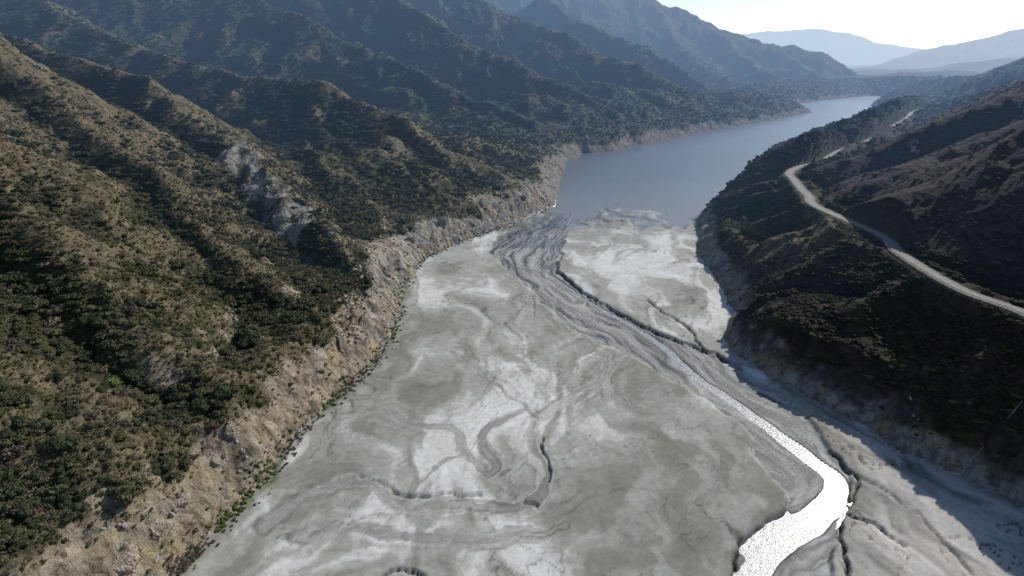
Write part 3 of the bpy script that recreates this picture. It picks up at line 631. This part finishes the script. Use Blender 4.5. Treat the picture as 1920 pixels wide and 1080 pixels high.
for i in range(170):
    u=random.random()**.8*3.4; w=random.uniform(.22,.97); k=int(u); f_=u-k; p=(sh[k]*(1-f_)+sh[k+1]*f_)*(1-w)+(ro[k]*(1-f_)+ro[k+1]*f_)*w; cps.append((p[0],p[1],u))
cps=np.array(cps); cps=cps[pdist(cps[:,0],cps[:,1],ROADC)[0]>6]; ch=samp(Z,cps[:,0],cps[:,1])
for i,(p,h) in enumerate(zip(cps,ch)):
    u=p[2]; s=random.uniform(3.2,5.6)
    pl='nearest the road bend' if u<.6 else 'on the wooded point above the lake' if u<1.5 else 'along the lakeside road' if u<2.5 else 'farthest along the right shore'
    szn='tall' if s>4.4 else 'short'
    plant('conifer_tree',P_C[i%3],T_P[i%2],(p[0],p[1],float(h)-.3),s,random.uniform(0,6),f'{szn} dark conifer {pl}','tree',f'{szn} conifers {pl}',random.uniform(.65,.95))
# ---------------------------------------------------------------- rocks
def rock(seed,base,nplanes,squash,mat,name,link=False):
    r=np.random.default_rng(seed); v,f=base; nn_=r.standard_normal((nplanes,3)); nn_/=np.linalg.norm(nn_,axis=1)[:,None]; dd=r.uniform(.55,1,nplanes)
    dot=v@nn_.T; rad=np.where(dot>.05,dd/np.maximum(dot,.05),9).min(1); rad=np.minimum(rad,1.25)*(1+.03*r.standard_normal(len(v)))
    return mk(name,v*rad[:,None]*np.array(squash),f,mat,link=link,smooth=False)
I3=ico(3); I5=ico(5)
BO=[rock(i,I3,14,(1,.8,.65),MTANROCK if i%2 else MROCK,'boulder') for i in range(6)]
OC=[rock(40+i,I5,34,(1,.75,.8),MROCK if i<3 else MTANROCK,'rock_outcrop') for i in range(6)]
outs=[(205,1045,6,'jagged pale rock outcrop in the bottom left corner above the flat'),(285,985,5,'pale pointed outcrop below the bottom left shrubs'),(430,800,4.2,'broken outcrop on the upper edge of the tan bank'),(545,765,2.6,'small outcrop low on the tan bank'),(640,640,5.2,'dark jagged bluff where the bank narrows'),(680,600,4.6,'brown craggy rock above the reed fringe'),(620,440,4.0,'rounded dark rock shoulder below the slide'),(720,505,6,'grey cliff face at the bend of the left shore'),(500,350,3.0,'pale rock at the head of the slide'),(530,380,3.0,'widest pale slab of the rock slide'),(555,420,2.6,'lowest pale rock of the slide'),(830,415,5,'pale bluff above the channel by the lake'),
 (330,930,3.4,'broken rock beside the pointed outcrop'),(395,860,3.0,'low pale rock under the lower shrubs'),(480,700,3.2,'ledge at the top of the bank'),(600,690,2.6,'half buried ledge above the green fringe'),(700,540,4,'long grey ledge above the reed fringe'),(770,450,4,'dark ledge on the cliffs at the shore bend'),(900,380,4.5,'brown crag under the spur tip'),(980,370,4,'last low crag before the water'),(1350,470,4,'grey crag on the shore below the road bend'),(1400,410,4.5,'grey face under the road promontory')]
for i,((a,b,s,w),h) in enumerate(zip(outs,hits([(o[0],o[1]) for o in outs]))):
    if not h: continue
    nearb=a<620 and b>600
    o=bpy.data.objects.new('rock_outcrop',OC[3+i%3 if nearb else i%6]); C.objects.link(o); o.location=(h[0],h[1],h[2]-(.58 if nearb else .45)*s); o.scale=(s,s,s); o.rotation_euler=(random.uniform(-.3,.3),random.uniform(.2,.6),random.uniform(0,6)); tag(o,w,'rock')
x,y,z,d,cu,sl_=veg_at(64000,100,520,-50,45); vl=vegl(x,y); k=((z<vl)&(d>2)&(fb(x/14,y/14,401,3)>.1))|(slide(x,y)<11); x,y,z=x[k],y[k],z[k]; n=len(x)
s=.14+.9*rng.random(n)**6; P1=proj(x,y,z); ok=(P1[0]>10)&(P1[0]<1300)&(P1[1]<1075)&(x<20)&(z<20); rk=np.where(ok,s/P1[2],0); tb=np.argsort(-rk)[:90]; mr=np.ones(n,bool); mr[tb]=False
for j,i in enumerate(tb):
    o=bpy.data.objects.new('boulder',BO[j%6]); C.objects.link(o); o.location=(x[i],y[i],z[i]); o.scale=(s[i]*1.3,)*3; o.rotation_euler=(random.uniform(0,3),random.uniform(0,3),random.uniform(0,6))
    zn='at the bottom left' if P1[1][i]>880 else 'under the lower oaks' if P1[1][i]>700 else 'below the bluff' if P1[1][i]>560 else 'by the lake end of the left shore'
    tone='tan' if (j%6)%2 else 'grey'; tag(o,f'{tone} boulder on the bare bank {zn}','boulder',f'{tone} boulders on the bank {zn}')
zr=rng.uniform(0,6.28,(n,3)); scatter('bank_rubble',BO,np.stack([x,y,z],1)[mr],np.repeat(s[:,None]*.8,3,1)[mr],zr[mr],rng.integers(0,6,n)[mr],'loose broken stone strewn over the bare bank','rubble')
# ---------------------------------------------------------------- pipe down the shaded slope
hp=hits([(1820+ (1912-1820)*k/7,872+(765-872)*k/7) for k in range(8)]); hp=[h for h in hp if h]
if len(hp)>3:
    b0=hp[0]; pe=bpy.data.objects.new('drain_pipe',None); C.objects.link(pe); pe.location=(b0[0],b0[1],b0[2]); tag(pe,'long straight thin grey pipe running down the shaded right slope','pipe')
    e0,e1=np.array(hp[0]),np.array(hp[-1]); ks=np.linspace(0,1,len(hp)); lift=max(h[2]-(e0[2]+(e1[2]-e0[2])*k) for h,k in zip(hp,ks)); 
    path=[tuple(e0+(e1-e0)*k-e0+np.array([0,0,.6+max(lift,0)])) for k in ks]
    v,q_=tube(path,.12,10); mk('pipe_run',v,q_,MPIPE,pe)
    for p_ in path[1:-1]:
        gz=float(samp(Z,np.array([p_[0]+e0[0]]),np.array([p_[1]+e0[1]]))[0])-e0[2]
        v,q_=boxvq(-.1,.1,-.1,.1,gz-.4-p_[2],-.1); o=mk('pipe_support',v,q_,MTRUNK,pe,False); o.location=p_
# ---------------------------------------------------------------- light, sky, camera
w=bpy.data.worlds.new('World'); bpy.context.scene.world=w; w.use_nodes=True; nt=w.node_tree; bg=nt.nodes['Background']; sk_=nt.nodes.new('ShaderNodeTexSky'); sk_.sky_type='NISHITA'; sk_.sun_disc=False; sk_.sun_elevation=SUN_EL; sk_.sun_rotation=SUN_AZ; sk_.dust_density=.5; sk_.air_density=1.0; sk_.ozone_density=2.5; sk_.altitude=300
nt.links.new(sk_.outputs[0],bg.inputs[0]); bg.inputs[1].default_value=.12
sl=bpy.data.lights.new('sun','SUN'); sl.energy=5.0; sl.angle=math.radians(.5); sl.color=(1,.955,.88); so=bpy.data.objects.new('sun',sl); C.objects.link(so); so.rotation_euler=SD.to_track_quat('Z','Y').to_euler()
cd=bpy.data.cameras.new('camera'); cam=bpy.data.objects.new('camera',cd); C.objects.link(cam); cam.location=(0,0,HC); cam.rotation_euler=(math.radians(90)-PIT,0,0); cd.sensor_width=36; cd.lens=20; cd.clip_start=1; cd.clip_end=30000
bpy.context.scene.camera=cam
s_=bpy.context.scene; s_.view_settings.view_transform='Standard'; s_.view_settings.look='None'; s_.view_settings.exposure=0
